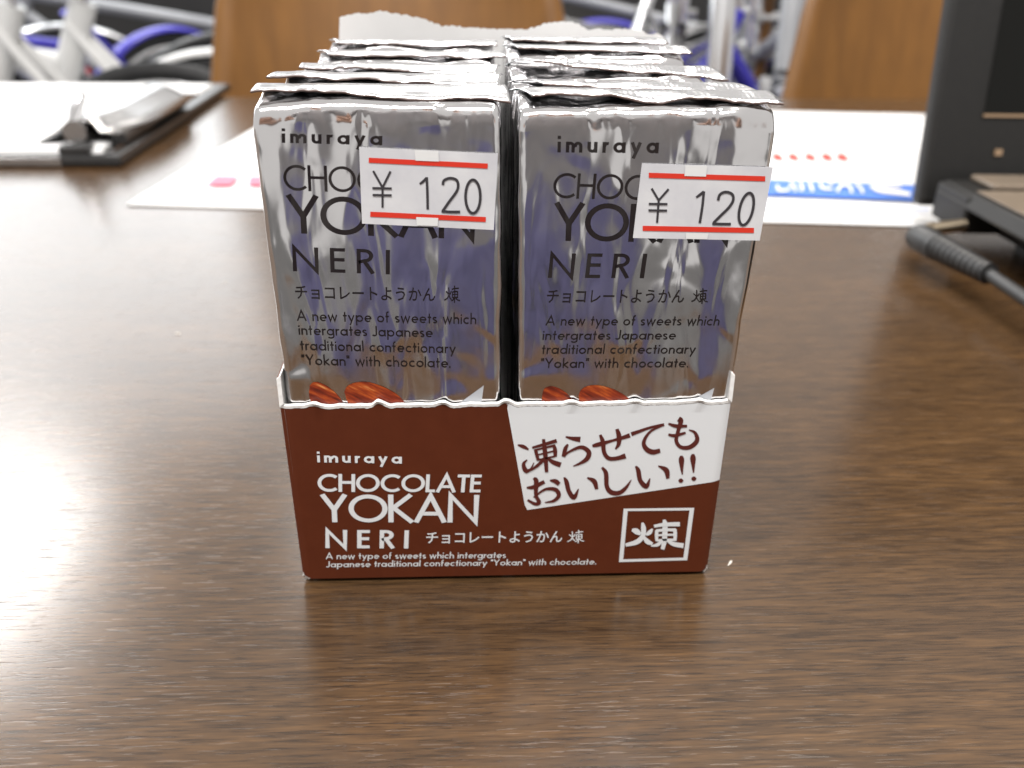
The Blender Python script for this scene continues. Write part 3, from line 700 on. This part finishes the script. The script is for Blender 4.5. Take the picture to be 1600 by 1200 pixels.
pack_print(5, [
    ('imuraya', (871, 238), (1028.5, 239.5), (871.5, 211), 0.17, 0.27, 0.3),
    ('CHOCOLATE', (863.5, 309.5), (1150, 316), (866, 270), 0.105, 0.05, 0.3),
    ('YOKAN', (864, 376), (1138, 380), (866, 316.5), 0.125, 0.015, 0.3),
    ('NERI', (856, 434), (1006, 434.5), (859.5, 396), 0.125, 0.36, 0.3),
    ('A new type of sweets which', (852, 508.5), (1123, 508.5), (854, 493), 0.115, 0.12, 0.40),
    ('intergrates Japanese', (847.5, 531), (1055, 530.5), (849, 516), 0.115, 0.12, 0.40),
    ('traditional confectionary', (846, 553), (1086, 552.5), (847.5, 538), 0.115, 0.12, 0.40),
    ('"Yokan" with chocolate.', (845, 575), (1075, 574), (846, 560), 0.115, 0.12, 0.40)],
    ((854, 473.5), (1068, 473.5), (855.5, 452.5), (1080, 475), (1106, 475), (1081, 450.5)),
    [[(848,612),(852,606),(862,603.5),(876,608),(890,619),(904,640),(902,660),(860,650),(847,632)],
     [(904,618),(908,609),(920,602.5),(940,602.5),(965,611),(985,625),(1000,645),(992,662),(940,655),(908,638)]],
    [(1060, 642), (1080, 626), (1116, 606), (1106, 642)],
    ([(1002.5, 254.5), (1207, 260.5), (1186, 375), (988.5, 371)],
     [((1013, 273), (1194.5, 278.5), 8), ((1003.5, 355.7), (1177, 359), 8)],
     [[(x, y, 3.4) for x, y in q] for q in ([(1017.5,293.5),(1028.5,312)], [(1044,294.5),(1028.5,312)], [(1028.5,312),(1026,347)], [(1013,317.5),(1042,317.8)], [(1012.5,327.5),(1041.5,328)])],
     [[(1087,307.5,3.2),(1092,304,4.2),(1099,298.5,4.2)], [(1099,298,4),(1096.5,322,4),(1092.5,347.5,4)],
      [(1121,312,4.2),(1124,303,4.2),(1133,299,4.2),(1143,302.5,4.2),(1144.5,312,4.2),(1138,323,4.2),(1125,336,4.2),(1114,347,4.2)], [(1112,348.5,4.2),(1127,349,4.2),(1141,349,4.2)],
      ell(1165, 325.5, 10.5, 25, 5, 4.2)],
     [[(1070, 257.2), (1104, 258.2), (1102, 275), (1068.5, 274)], [(1071, 362.5), (1106, 363.5), (1104, 372.6), (1070.5, 372)]]))

# crumb beside the carton
c = at(1141, 880, 2, 0)
mb = MB(); rr = random.Random(5); ring = []
for i in range(9):
    a = 2*math.pi*i/9; ring.append((0.0010*math.cos(a)*(1+rr.uniform(-.25, .25)), 0.00028*math.sin(a)*(1+rr.uniform(-.2, .2))))
vs = [Vector((x, y, 0.0001)) for x, y in ring]+[Vector((x*0.6, y*0.6, 0.0003+rr.uniform(0, 0.0001))) for x, y in ring]
fs = [tuple(range(8, -1, -1)), tuple(range(9, 18))]+[(i, (i+1) % 9, 9+(i+1) % 9, 9+i) for i in range(9)]
o = obj('crumb', vs, fs, M['crumb']); o.location = c; o.rotation_euler = (0, 0, R(50)); tag(o, 'tiny pale crumb on the table right of the carton', 'crumb')

for px, py, sz, an, lab in ((352, 441, 0.8, 20, 'tiny pale speck on the table left of the carton, the farther one'), (278, 522, 1.0, -15, 'tiny pale speck on the table left of the carton, the nearer one')):
    o2 = o.copy(); col.objects.link(o2); o2.location = at(px, py, 2, 0); o2.scale = (sz, sz, sz); o2.rotation_euler = (0, 0, R(an)); tag(o2, lab, 'crumb')
# ------------------------------------------------------------------ large printed sheet behind the carton
tb = lambda x, y, z=0.0: at(x, y, 2, z)
a = tb(198, 322); b = tb(1600, 360); 
e1 = (b-a).normalized(); e2 = Vector((-e1.y, e1.x, 0))
sheet = empty('printed_sheet', a, math.atan2(e1.y, e1.x)); tag(sheet, 'large white sheet with pink and blue print lying behind the carton', 'paper')
inv = Matrix.Rotation(-math.atan2(e1.y, e1.x), 4, 'Z')
def to_sheet(px, py): return inv @ (tb(px, py)-a)
le = to_sheet(396, 203); ld = le.normalized()
depth = 0.36
p1 = ld*(depth/ld.y)
mb = MB(); n = 24; vs = []; fs = []
wid = 0.56
for i in range(n+1):
    for j in range(n+1):
        s = i/n; q = j/n; p = p1*q + Vector((wid*s, 0, 0))
        z = 0.0006+0.0012*(0.5+0.5*noise.noise(Vector((p.x*9, p.y*9, 1))))*(1 if j > 0 else 0.5)
        vs.append(Vector((p.x, p.y, z)))
fs = [(i*(n+1)+j, (i+1)*(n+1)+j, (i+1)*(n+1)+j+1, i*(n+1)+j+1) for i in range(n) for j in range(n)]
so = obj('page', vs, fs, M['paper'], sheet, True); md = so.modifiers.new('thickness', 'SOLIDIFY'); md.thickness = 0.0004; md.offset = -1
def sheet_print(pts, m, name, z=0.0030):
    vs = [to_sheet(*p) for p in pts]
    obj(name, [Vector((v.x, v.y, z)) for v in vs], [tuple(range(len(vs)))], m, so)
sheet_print([(322, 297), (352, 282.5), (375, 283), (362, 297)][::-1] and [(322, 297), (362, 297), (375, 283), (340, 282)], M['pink'], 'pink_mark')
sheet_print([(388, 297), (420, 297), (420, 283), (392, 283)], M['pink'], 'pink_mark')
for x in (1213, 1238, 1264, 1290, 1314): sheet_print([(x-8, 252), (x+9, 257), (x+8, 251), (x-4, 245)], M['red'], 'red_mark')
sheet_print([(1170, 311.5), (1440, 322), (1440, 297), (1170, 287)], M['blue'], 'blue_band')
sheet_print([(1170, 327.0), (1450, 336.5), (1450, 335.0), (1170, 325.6)], M['blue'], 'blue_rule')
def sheet_brush(st):
    mb = MB(); k0 = 1600/280
    q = [([(p[0]/k0+1180, p[1]/k0+230) for p in smooth_stroke(s_)], [p[2]*0.62/k0 for p in smooth_stroke(s_)]) for s_ in st]
    def fn(x, y, k): v = to_sheet(x, y); return Vector((v.x, v.y, 0.0038+0.0001*k))
    strokes_mesh(mb, q, fn, 0); mb.f = [f[::-1] for f in mb.f]; mb.build('band_print', M['paper'], so)
sheet_brush([[(190,395,40),(200,440,36),(280,440,28),(310,400,24)], [(300,370,28),(340,410,34),(350,455,30)]])
sheet_brush([[(385,375,36),(410,410,40),(400,450,40)], [(470,375,40),(490,410,40),(500,455,36)]])
sheet_brush([[(570,375,36),(590,420,36),(680,430,30)], [(640,380,30),(690,375,30)], [(720,460,36),(760,400,36),(830,410,36),(850,470,34)], [(890,390,36),(930,430,36),(950,475,34)]])
sheet_brush([[(1020,400,50),(1100,440,70),(1250,460,70),(1370,480,50)], [(1060,395,30),(1200,405,36),(1290,410,30)]])

# ------------------------------------------------------------------ clipboard
cb0 = tb(190, 262); cb1 = tb(356, 147)
ux = (tb(0, 262)-cb0).normalized()*-1; uy = (cb1-cb0); Lc = uy.length; uy.normalize()
cl = empty('clipboard', cb0); tag(cl, 'black clipboard with white papers and metal clip on the left of the table', 'clipboard')
def cbp(u, v, z): return ux*u+uy*v+Vector((0, 0, z))      # u to the right (board lies at u < 0), v away
def cb_slab(name, u0, u1, v0, v1, z0, z1, m, parent=cl, bevel=0.0008):
    mb = MB(); mb.add([cbp(u0,v0,z0),cbp(u1,v0,z0),cbp(u1,v1,z0),cbp(u0,v1,z0),cbp(u0,v0,z1),cbp(u1,v0,z1),cbp(u1,v1,z1),cbp(u0,v1,z1)],
                     [(0,3,2,1),(4,5,6,7),(0,1,5,4),(1,2,6,5),(2,3,7,6),(3,0,4,7)])
    return mb.build(name, m, parent, bevel=bevel)
cb_slab('board', -0.335, 0, 0, Lc+0.02, 0.0005, 0.0075, M['board'], bevel=0.002)
cb_slab('board_edge', -0.333, -0.036, -0.0008, 0.004, 0.001, 0.0065, M['steel'])
for k in range(3): cb_slab('paper_sheet', -0.33, -0.012-0.001*k, 0.004+0.0015*k, Lc-0.005, 0.0077+0.0009*k, 0.0084+0.0009*k, M['paper'], bevel=0)
# clip: base plate, hinge roll and pressing plate with a curved lip
cb_slab('clip_base', -0.036, -0.006, 0.010, 0.10, 0.0078, 0.0092, M['steel'])
cb_slab('clip_block', -0.037, -0.018, 0.001, 0.012, 0.0076, 0.0125, M['board'])
mb = MB(); mb.tube([cbp(-0.030, 0.016, 0.019), cbp(-0.030, 0.165, 0.019)], 0.006, 16); mb.build('hinge_roll', M['steel'], cl, smooth=True)
mb = MB(); mb.tube([cbp(-0.030, 0.0145, 0.019), cbp(-0.030, 0.0165, 0.019)], 0.0072, 16); mb.build('hinge_cap', M['steel'], cl, smooth=True)
def clip_plate():
    prof = [(-0.058, 0.0115), (-0.045, 0.018), (-0.032, 0.0265), (-0.020, 0.024), (-0.008, 0.0185), (0.004, 0.0175)]
    vs = []; fs = []; n = 14
    for i in range(n+1):
        v = 0.022+0.175*i/n; cut = 0.010*math.exp(-((i-1)/2.5)**2)
        for k, (u, z) in enumerate(prof): vs.append(cbp(u-(cut if k > 3 else 0), v, z))
    K_ = len(prof)
    fs = [(i*K_+k, i*K_+k+1, (i+1)*K_+k+1, (i+1)*K_+k) for i in range(n) for k in range(K_-1)]
    o = obj('clip_plate', vs, fs, M['steel'], cl, True); s = o.modifiers.new('thickness', 'SOLIDIFY'); s.thickness = 0.0012
clip_plate()
mb = MB(); mb.tube([cbp(-0.008, 0.03, 0.0125), cbp(-0.008, 0.19, 0.0125)], 0.0045, 12); mb.build('clip_spring', M['board'], cl, smooth=True)
mb = MB(); mb.tube([cbp(-0.031, 0.018, 0.024), cbp(-0.029, 0.022, 0.031), cbp(-0.026, 0.026, 0.038), cbp(-0.024, 0.028, 0.041)], [0.003, 0.004, 0.0035, 0.0022], 14); mb.build('clip_lever', M['chrome'], cl, smooth=True)

# ------------------------------------------------------------------ laptop
hz = 0.013
h0 = tb(1447, 322, hz)                           # hinge end, left
ang = R(-3)
lp = empty('laptop', (h0.x, h0.y, 0), ang); tag(lp, 'open black laptop at the right edge of the table', 'laptop')
LW, LD = 0.33, 0.24
def lbox(name, a_, b_, m, parent=lp, bevel=0.0): return MB().box(a_, b_).build(name, m, parent, bevel=bevel)
# base: chamfered side profile (x, z), extruded towards the user (-y)
prof = [(0.0005, 0.0205), (0.004, 0.027), (LW-0.004, 0.027), (LW-0.0005, 0.0205), (LW-0.010, 0.018), (LW-0.018, 0.008), (0.020, 0.008), (0.014, 0.018)]
mb = MB(); mb.prism([(x, -0.004, z) for x, z in prof], (0, -LD, 0)); mb.build('base', M['laptop'], lp, bevel=0.0012)
lbox('hinge_block', (0.0015, -0.034, 0.009), (0.030, -0.002, 0.0262), M['laptop'], bevel=0.002)
for y_ in (-0.075, -0.095, -0.13): lbox('socket', (0.0155, y_-0.012, 0.0105), (0.0185, y_, 0.0155), M['keys'])
lbox('palm_rest', (0.006, -LD, 0.0271), (LW-0.006, -0.030, 0.0279), M['palmrest'], bevel=0.0003)
lbox('hinge_cover', (0.014, -0.028, 0.0271), (LW-0.014, -0.006, 0.0300), M['palmrest'], bevel=0.0012)
kb = MB()
for r_ in range(5):
    for c_ in range(14): kb.box((0.022+c_*0.0205, -0.058-r_*0.019, 0.028), (0.022+c_*0.0205+0.0175, -0.042-r_*0.019, 0.0296))
kb.build('keyboard', M['keys'], lp)
for x in (0.03, LW-0.04):
    for y in (-0.03, -LD+0.02): lbox('foot', (x, y-0.01, 0.0), (x+0.012, y, 0.011), M['rubber'])
# side openings and sockets
# lid leans back; local frame along (0, sin, cos)
tl = R(9)
def lidp(x, s, d): return Vector((x, 0.004+s*math.sin(tl)-d*math.cos(tl), 0.012+s*math.cos(tl)+d*math.sin(tl)))
def lid_slab(name, x0, x1, s0, s1, d0, d1, m, bevel=0.0, parent=lp):
    mb = MB(); mb.add([lidp(x0,s0,d0),lidp(x1,s0,d0),lidp(x1,s1,d0),lidp(x0,s1,d0),lidp(x0,s0,d1),lidp(x1,s0,d1),lidp(x1,s1,d1),lidp(x0,s1,d1)],
                     [(0,3,2,1),(4,5,6,7),(0,1,5,4),(1,2,6,5),(2,3,7,6),(3,0,4,7)])
    return mb.build(name, m, parent, bevel=bevel)
lid = lid_slab('lid', -0.002, LW+0.002, 0.0, 0.235, -0.010, 0, M['laptop'], 0.003)
sc = lid_slab('screen', 0.022, LW-0.022, 0.043, 0.215, 0.0003, 0.0006, M['screen'], 0, lid)
lid_slab('screen_trim', 0.0215, LW-0.0215, 0.0415, 0.0428, 0.0003, 0.0011, M['screen_trim'], 0, lid)
lid_slab('screw_cap', 0.030, 0.0335, 0.024, 0.027, 0.0003, 0.001, M['screen_trim'], 0, lid)
# power plug and cable
pc = empty('power_cable', tb(1450, 388)); tag(pc, 'black power cable with ribbed plug beside the laptop', 'cable')
po = pc.location.copy()
zc = 0.013
q0 = tb(1438, 372, zc); q1 = tb(1545, 428, zc-0.001); q2 = tb(1640, 492, 0.011); q3 = tb(1760, 580, 0.006)
d_ = (q1-q0).normalized(); 
mb = MB(); mb.tube([q0-po-d_*0.004, q0-po, q0-po+d_*0.012], [0.0046, 0.0058, 0.0055], 18); mb.build('plug_body', M['rubber'], pc, smooth=True)
mb = MB(); nn = 11
pts = []; rads = []
for i in range(nn*4+1):
    s = i/(nn*4); pts.append(q0.lerp(q1, 0.18+0.82*s)-po); rads.append(0.0051-0.0015*s+(0.00055 if (i//2) % 2 == 0 else 0))
mb.tube(pts, rads, 16); mb.build('strain_relief', M['rubber'], pc, smooth=True, sharp=60)
mb = MB(); mb.tube([q1-po, q2-po, q3-po, q3-po+Vector((0.1, -0.05, -0.003))], 0.0025, 12); mb.build('cord', M['rubber'], pc, smooth=True)
ms = tb(1452, 358, 0.0165); me_ = tb(1505, 352, 0.0165)
mb = MB(); mb.tube([ms-po, me_-po], 0.0028, 12); mb.build('plug_pin', M['brass'], pc, smooth=True)

# ------------------------------------------------------------------ chairs behind the table
def chair(x, y, rz, label, w_=0.43):
    c = empty('chair', (x, y, FLOOR), rz); tag(c, label, 'chair', 'wooden chairs behind the table')
    # back shell: curved veneer, widest near the bottom
    n = 20; k_ = 14; vs = []; fs = []
    for j in range(k_+1):
        s = j/k_; z = 0.56+0.32*s
        hw = w_/2*(1.03-0.24*s-0.9*max(0, s-0.72)**2*3)
        for i in range(n+1):
            u = i/n*2-1
            vs.append(Vector((hw*u, 0.05*(1-u*u)+0.07*s+0.0, z-0.02*abs(u)**3*(1 if s > .9 else 0))))
    fs = [(j*(n+1)+i, j*(n+1)+i+1, (j+1)*(n+1)+i+1, (j+1)*(n+1)+i) for j in range(k_) for i in range(n)]
    o = obj('backrest', vs, fs, M['chair_wood'], c, True); s_ = o.modifiers.new('thickness', 'SOLIDIFY'); s_.thickness = 0.011
    mb = MB(); mb.box((-0.20, -0.38, 0.42), (0.20, 0.0, 0.435)); mb.build('seat', M['chair_wood'], c, bevel=0.006)
    for sx in (-1, 1):
        mb = MB(); mb.tube([(sx*0.17, 0.03, 0), (sx*0.16, 0.02, 0.43), (sx*0.12, 0.075, 0.62)], 0.011, 10); mb.build('leg', M['chrome'], c, smooth=True)
        mb = MB(); mb.tube([(sx*0.18, -0.36, 0), (sx*0.16, -0.33, 0.42)], 0.011, 10); mb.build('leg', M['chrome'], c, smooth=True)
lc = at(600, 100, 1, 0.86); rc = at(1430, 100, 1, 0.86)
chair(lc.x+0.012, 0.82, R(2), 'orange brown wooden chair back directly behind the carton', 0.44)
chair(rc.x+0.055, 0.82, R(-4), 'orange brown wooden chair back beside the laptop', 0.43)

# ------------------------------------------------------------------ bicycles
WR = 0.33
def wheel(parent, x, m_rim):
    w_ = empty('wheel', (x, 0, WR)); w_.parent = parent
    ring = lambda r, n=48: [(r*math.cos(2*math.pi*i/n), 0, r*math.sin(2*math.pi*i/n)) for i in range(n)]
    MB().tube(ring(WR-0.018), 0.018, 10, closed=True).build('tyre', M['tyre'], w_, smooth=True)
    MB().tube(ring(WR-0.042), 0.011, 8, closed=True).build('rim', M['chrome'], w_, smooth=True)
    mb = MB()
    for i in range(28):
        a_ = 2*math.pi*i/28; s = (-1)**i
        mb.tube([(0.02*math.cos(a_+0.6*s), 0.025*s, 0.02*math.sin(a_+0.6*s)), ((WR-0.05)*math.cos(a_), 0, (WR-0.05)*math.sin(a_))], 0.0013, 4)
    mb.build('spokes', M['chrome'], w_)
    MB().tube([(0, -0.05, 0), (0, 0.05, 0)], 0.018, 12).build('hub', M['chrome'], w_, smooth=True)

def bicycle(loc, rz, paint, label, tube_r=0.019, guard=True):
    """rear wheel at local x = +0.52, front wheel at -0.52, facing -x"""
    b_ = empty('bicycle', loc, rz); tag(b_, label, 'bicycle', 'bicycles parked behind the chairs')
    wheel(b_, 0.52, paint); wheel(b_, -0.52, paint)
    bb = (0.05, 0, 0.28); seat = (0.27, 0, 0.76); head_t = (-0.36, 0, 0.84); head_b = (-0.405, 0, 0.68); rear = (0.52, 0, WR)
    MB().tube([bb, seat], tube_r, 12).tube([bb, head_b], tube_r*1.15, 12).tube([(0.20, 0, 0.64), (-0.39, 0, 0.74)], tube_r, 12).tube([head_b, head_t], tube_r*1.2, 12).build('frame', paint, b_, smooth=True)
    st_ = MB()
    for s in (-1, 1):
        st_.tube([(0.235, s*0.018, 0.72), (0.40, s*0.045, 0.50), (0.52, s*0.06, WR)], 0.011, 8); st_.tube([(0.08, s*0.03, 0.28), (0.52, s*0.06, WR)], 0.011, 8)
    st_.build('rear_stays', paint, b_, smooth=True)
    fk = MB()
    for s in (-1, 1): fk.tube([(-0.41, s*0.03, 0.67), (-0.46, s*0.05, 0.52), (-0.52, s*0.055, WR)], 0.013, 8)
    fk.build('fork', M['chrome'], b_, smooth=True)
    MB().tube([seat, (0.265, 0, 0.86)], 0.013, 10).build('seat_post', M['chrome'], b_, smooth=True)
    MB().tube([(0.12, 0, 0.885), (0.20, 0, 0.89), (0.30, 0, 0.895), (0.39, 0, 0.90)], [0.015, 0.035, 0.075, 0.06], 12).build('saddle', M['saddle'], b_, smooth=True)
    MB().tube([head_t, (-0.335, 0, 0.94)], 0.013, 10).tube([(-0.20, -0.29, 0.99), (-0.30, -0.20, 0.97), (-0.34, -0.05, 0.945), (-0.34, 0.05, 0.945), (-0.30, 0.20, 0.97), (-0.20, 0.29, 0.99)], 0.011, 10).build('handlebar', M['chrome'], b_, smooth=True)
    MB().tube([(0.08, -0.07, 0.28), (0.08, 0.07, 0.28)], 0.018, 12).tube([(0.08, -0.075, 0.28), (0.20, -0.08, 0.17)], 0.010, 8).tube([(0.08, 0.075, 0.28), (-0.04, 0.08, 0.39)], 0.010, 8).build('crank', M['chrome'], b_, smooth=True)
    for s in (-1, 1):
        p = (0.20, -0.11, 0.17) if s < 0 else (-0.04, 0.11, 0.39)
        MB().box((p[0]-0.045, p[1]-0.04, p[2]-0.012), (p[0]+0.045, p[1]+0.04, p[2]+0.012)).build('pedal', M['rubber'], b_, bevel=0.004)
    if guard:
        for cx, a0, a1 in ((0.52, 10, 175), (-0.52, 40, 150)):
            vs = []; n = 26
            for i in range(n+1):
                a_ = R(a0+(a1-a0)*i/n)
                for j in range(5):
                    ph = (j-2)/2; r_ = WR+0.014-0.012*ph*ph
                    vs.append((cx+r_*math.cos(a_), 0.026*ph, WR+r_*math.sin(a_)))
            fs = [(i*5+j, i*5+j+1, (i+1)*5+j+1, (i+1)*5+j) for i in range(n) for j in range(4)]
            o = obj('mudguard', vs, fs, paint, b_, True); s_ = o.modifiers.new('thickness', 'SOLIDIFY'); s_.thickness = 0.002
    MB().tube([(0.80, 0, 0.50), (0.82, 0, 0.50)], 0.018, 12).build('reflector', M['red_paint'], b_, smooth=True)
    return b_
def bike_at(px, py, y, rz, paint, label, hub='rear', **kw):
    """stand a bicycle so that its rear hub shows at the pixel when it stands y metres away"""
    p = at(px, py, 1, y); off = Matrix.Rotation(rz, 3, 'Z') @ Vector((0.52, 0, 0))
    return bicycle((p.x-off.x, p.y-off.y, FLOOR), rz, paint, label, **kw)
bike_at(372, 300, 1.75, R(4), M['white_paint'], 'white bicycle with its rear wheel behind the clipboard', tube_r=0.026)
bike_at(285, 330, 1.62, R(0), M['white_paint'], 'white bicycle standing nearest the clipboard, partly hiding the other white one', tube_r=0.024, guard=False)
bike_at(-60, 320, 2.1, R(14), M['grey_paint'], 'silver bicycle at the far left edge', tube_r=0.022)
bike_at(1290, 335, 1.6, R(3), M['blue_paint'], 'violet blue bicycle between the two chairs, nearest the carton', tube_r=0.018, guard=False)
bike_at(1010, 300, 2.05, R(84), M['chrome'], 'chrome bicycle standing end on just right of the first chair', tube_r=0.016)
bike_at(930, 300, 2.9, R(-12), M['blue_paint'], 'violet blue bicycle at the back just right of the first chair', tube_r=0.020)
bike_at(60, 300, 2.9, R(-8), M['grey_paint'], 'grey bicycle far behind the white ones', tube_r=0.022)
bike_at(1130, 300, 2.2, R(78), M['grey_paint'], 'silver bicycle standing end on between the two chairs', tube_r=0.016)
bike_at(1235, 300, 2.0, R(100), M['blue_paint'], 'violet blue bicycle seen end on next to the second chair', tube_r=0.014)
bike_at(1180, 300, 2.5, R(84), M['chrome'], 'chrome bicycle standing end on behind the silver one', tube_r=0.014)
bike_at(900, 300, 2.6, R(20), M['saddle'], 'black bicycle in the dim rear of the shop', tube_r=0.020)
bike_at(520, 300, 3.0, R(10), M['grey_paint'], 'silver bicycle at the very back on the left', tube_r=0.020)

# ------------------------------------------------------------------ the photographer, seen only as a reflection in the foil
def person():
    SH = 0.40
    J = {'pelvis': (0, -0.98, -0.06, .15, .11), 'waist': (0, -0.94, 0.12, .145, .10), 'chest': (0, -0.90, 0.32, .165, .11), 'neckb': (0, -0.87, 0.47, .07, .065), 'neck': (0, -0.84, 0.54, .05, .05),
         'head': (0, -0.80, 0.65, .075, .095), 'crown': (0, -0.81, 0.74, .06, .07)}
    E_ = [('pelvis', 'waist'), ('waist', 'chest'), ('chest', 'neckb'), ('neckb', 'neck'), ('neck', 'head'), ('head', 'crown')]
    for s, n in ((-1, 'l'), (1, 'r')):
        J.update({'sh'+n: (s*0.18, -0.88, 0.42, .062, .062), 'el'+n: (s*0.27, -0.72, 0.22, .045, .045), 'wr'+n: (s*0.17, -0.47, 0.14, .03, .03), 'ha'+n: (s*0.13, -0.39, 0.15, .034, .022),
                  'hip'+n: (s*0.10, -0.97, -0.12, .085, .085), 'kn'+n: (s*0.12, -0.93, -0.40, .06, .06), 'an'+n: (s*0.12, -0.98, FLOOR+0.09, .042, .042), 'to'+n: (s*0.13, -0.84, FLOOR+0.035, .035, .03)})
        E_ += [('chest', 'sh'+n), ('sh'+n, 'el'+n), ('el'+n, 'wr'+n), ('wr'+n, 'ha'+n), ('pelvis', 'hip'+n), ('hip'+n, 'kn'+n), ('kn'+n, 'an'+n), ('an'+n, 'to'+n)]
        for k in range(5):
            b_ = (s*(0.13-0.02*k*0.6+0.01), -0.365+(0.012 if k == 4 else 0), 0.175-0.016*k); t_ = (s*(0.105-0.008*k), -0.315+0.004*k, 0.172-0.015*k)
            J['f%s%da' % (n, k)] = (*b_, .010, .010); J['f%s%db' % (n, k)] = (*t_, .008, .008)
            E_ += [('ha'+n, 'f%s%da' % (n, k)), ('f%s%da' % (n, k), 'f%s%db' % (n, k))]
    names = list(J); me = bpy.data.meshes.new('person'); me.from_pydata([(J[n][0], J[n][1]+(SH if J[n][1] < -0.8 else 0.18), J[n][2]) for n in names], [(names.index(a_), names.index(b_)) for a_, b_ in E_], [])
    o = bpy.data.objects.new('person', me); col.objects.link(o)
    sk = o.modifiers.new('skin', 'SKIN'); sk.use_smooth_shade = True
    for i, n in enumerate(names):
        d = me.skin_vertices[0].data[i]; d.radius = J[n][3:5]; d.use_root = (n == 'pelvis')
    o.modifiers.new('sub', 'SUBSURF').levels = 1; o.modifiers['sub'].render_levels = 1
    m = mat('person colours', (0.4, 0.25, 0.18), 0.7); t = NT(m)
    c = t.n('ShaderNodeTexCoord'); sp = t.n('ShaderNodeSeparateXYZ'); t.l(c.outputs['Object'], sp.inputs[0])
    def step(sock, v, op='GREATER_THAN'):
        nd = t.n('ShaderNodeMath', operation=op); t.l(sock, nd.inputs[0]); nd.inputs[1].default_value = v; return nd.outputs[0]
    shirt = t.ramp(t.noise(t.coords(), 14, 3), [(0.3, (0.16, 0.155, 0.29)), (0.7, (0.205, 0.195, 0.36))])
    ab = t.n('ShaderNodeMath', operation='ABSOLUTE'); t.l(sp.outputs['X'], ab.inputs[0])
    shirt = t.mix(step(ab.outputs[0], 0.12), shirt, (0.34, 0.33, 0.33))
    shirt = t.mix(step(sp.outputs['Z'], -0.03), shirt, (0.30, 0.285, 0.285))
    c1 = t.mix(step(sp.outputs['Z'], 0.51), shirt, (0.45, 0.27, 0.19))
    c2 = t.mix(step(sp.outputs['Y'], -0.29), c1, (0.45, 0.27, 0.19))
    c3 = t.mix(step(sp.outputs['Z'], 0.71), c2, (0.015, 0.012, 0.01))
    c4 = t.mix(step(sp.outputs['Z'], -0.36, 'LESS_THAN'), c3, (0.05, 0.05, 0.06))
    t.l(c4, t.b.inputs['Base Color']); me.materials.append(m)
    tag(o, 'person in a grey top and violet bottoms reflected in the foil wrappers', 'person')
person()

for px, y, rz, pn, lab in ((150, 2.5, 35, 'chrome', 'chrome bicycle turned sideways behind the white ones'), (20, 2.4, -40, 'blue_paint', 'violet blue bicycle at the far left, half hidden by the white ones'),
                           (300, 2.4, 60, 'blue_paint', 'violet blue bicycle just left of the first chair'), (1080, 2.7, 30, 'chrome', 'chrome bicycle at the back between the two chairs'), (1230, 2.6, -35, 'grey_paint', 'silver bicycle turned sideways left of the second chair')):
    bike_at(px, 300, y, R(rz), M[pn], lab, tube_r=0.018)
# upright posts of the bicycle stand between the chairs
def post(px, y, r_, m, label):
    p = at(px, 100, 1, y); o = empty('stand_post', (p.x, y, FLOOR)); tag(o, label, 'post', 'posts of the bicycle stand')
    MB().tube([(0, 0, 0.012), (0, 0, 0.84)], r_, 12).build('pole', m, o, smooth=True)
    MB().tube([(0, 0, 0), (0, 0, 0.012)], 0.07, 20).build('foot_plate', M['rubber'], o, smooth=True)
    for k in range(3): MB().tube([(-0.03, 0, 0.60+0.07*k), (0.03, 0, 0.60+0.07*k)], 0.012, 10).build('clamp', M['chrome'], o, smooth=True)
post(1189, 1.7, 0.011, M['chair_wood'], 'slim brown upright post beside the right chair')
post(1166, 1.9, 0.016, M['chrome'], 'shiny metal post left of the brown one')
post(1058, 1.8, 0.014, M['chrome'], 'shiny metal post behind the violet blue bicycle')
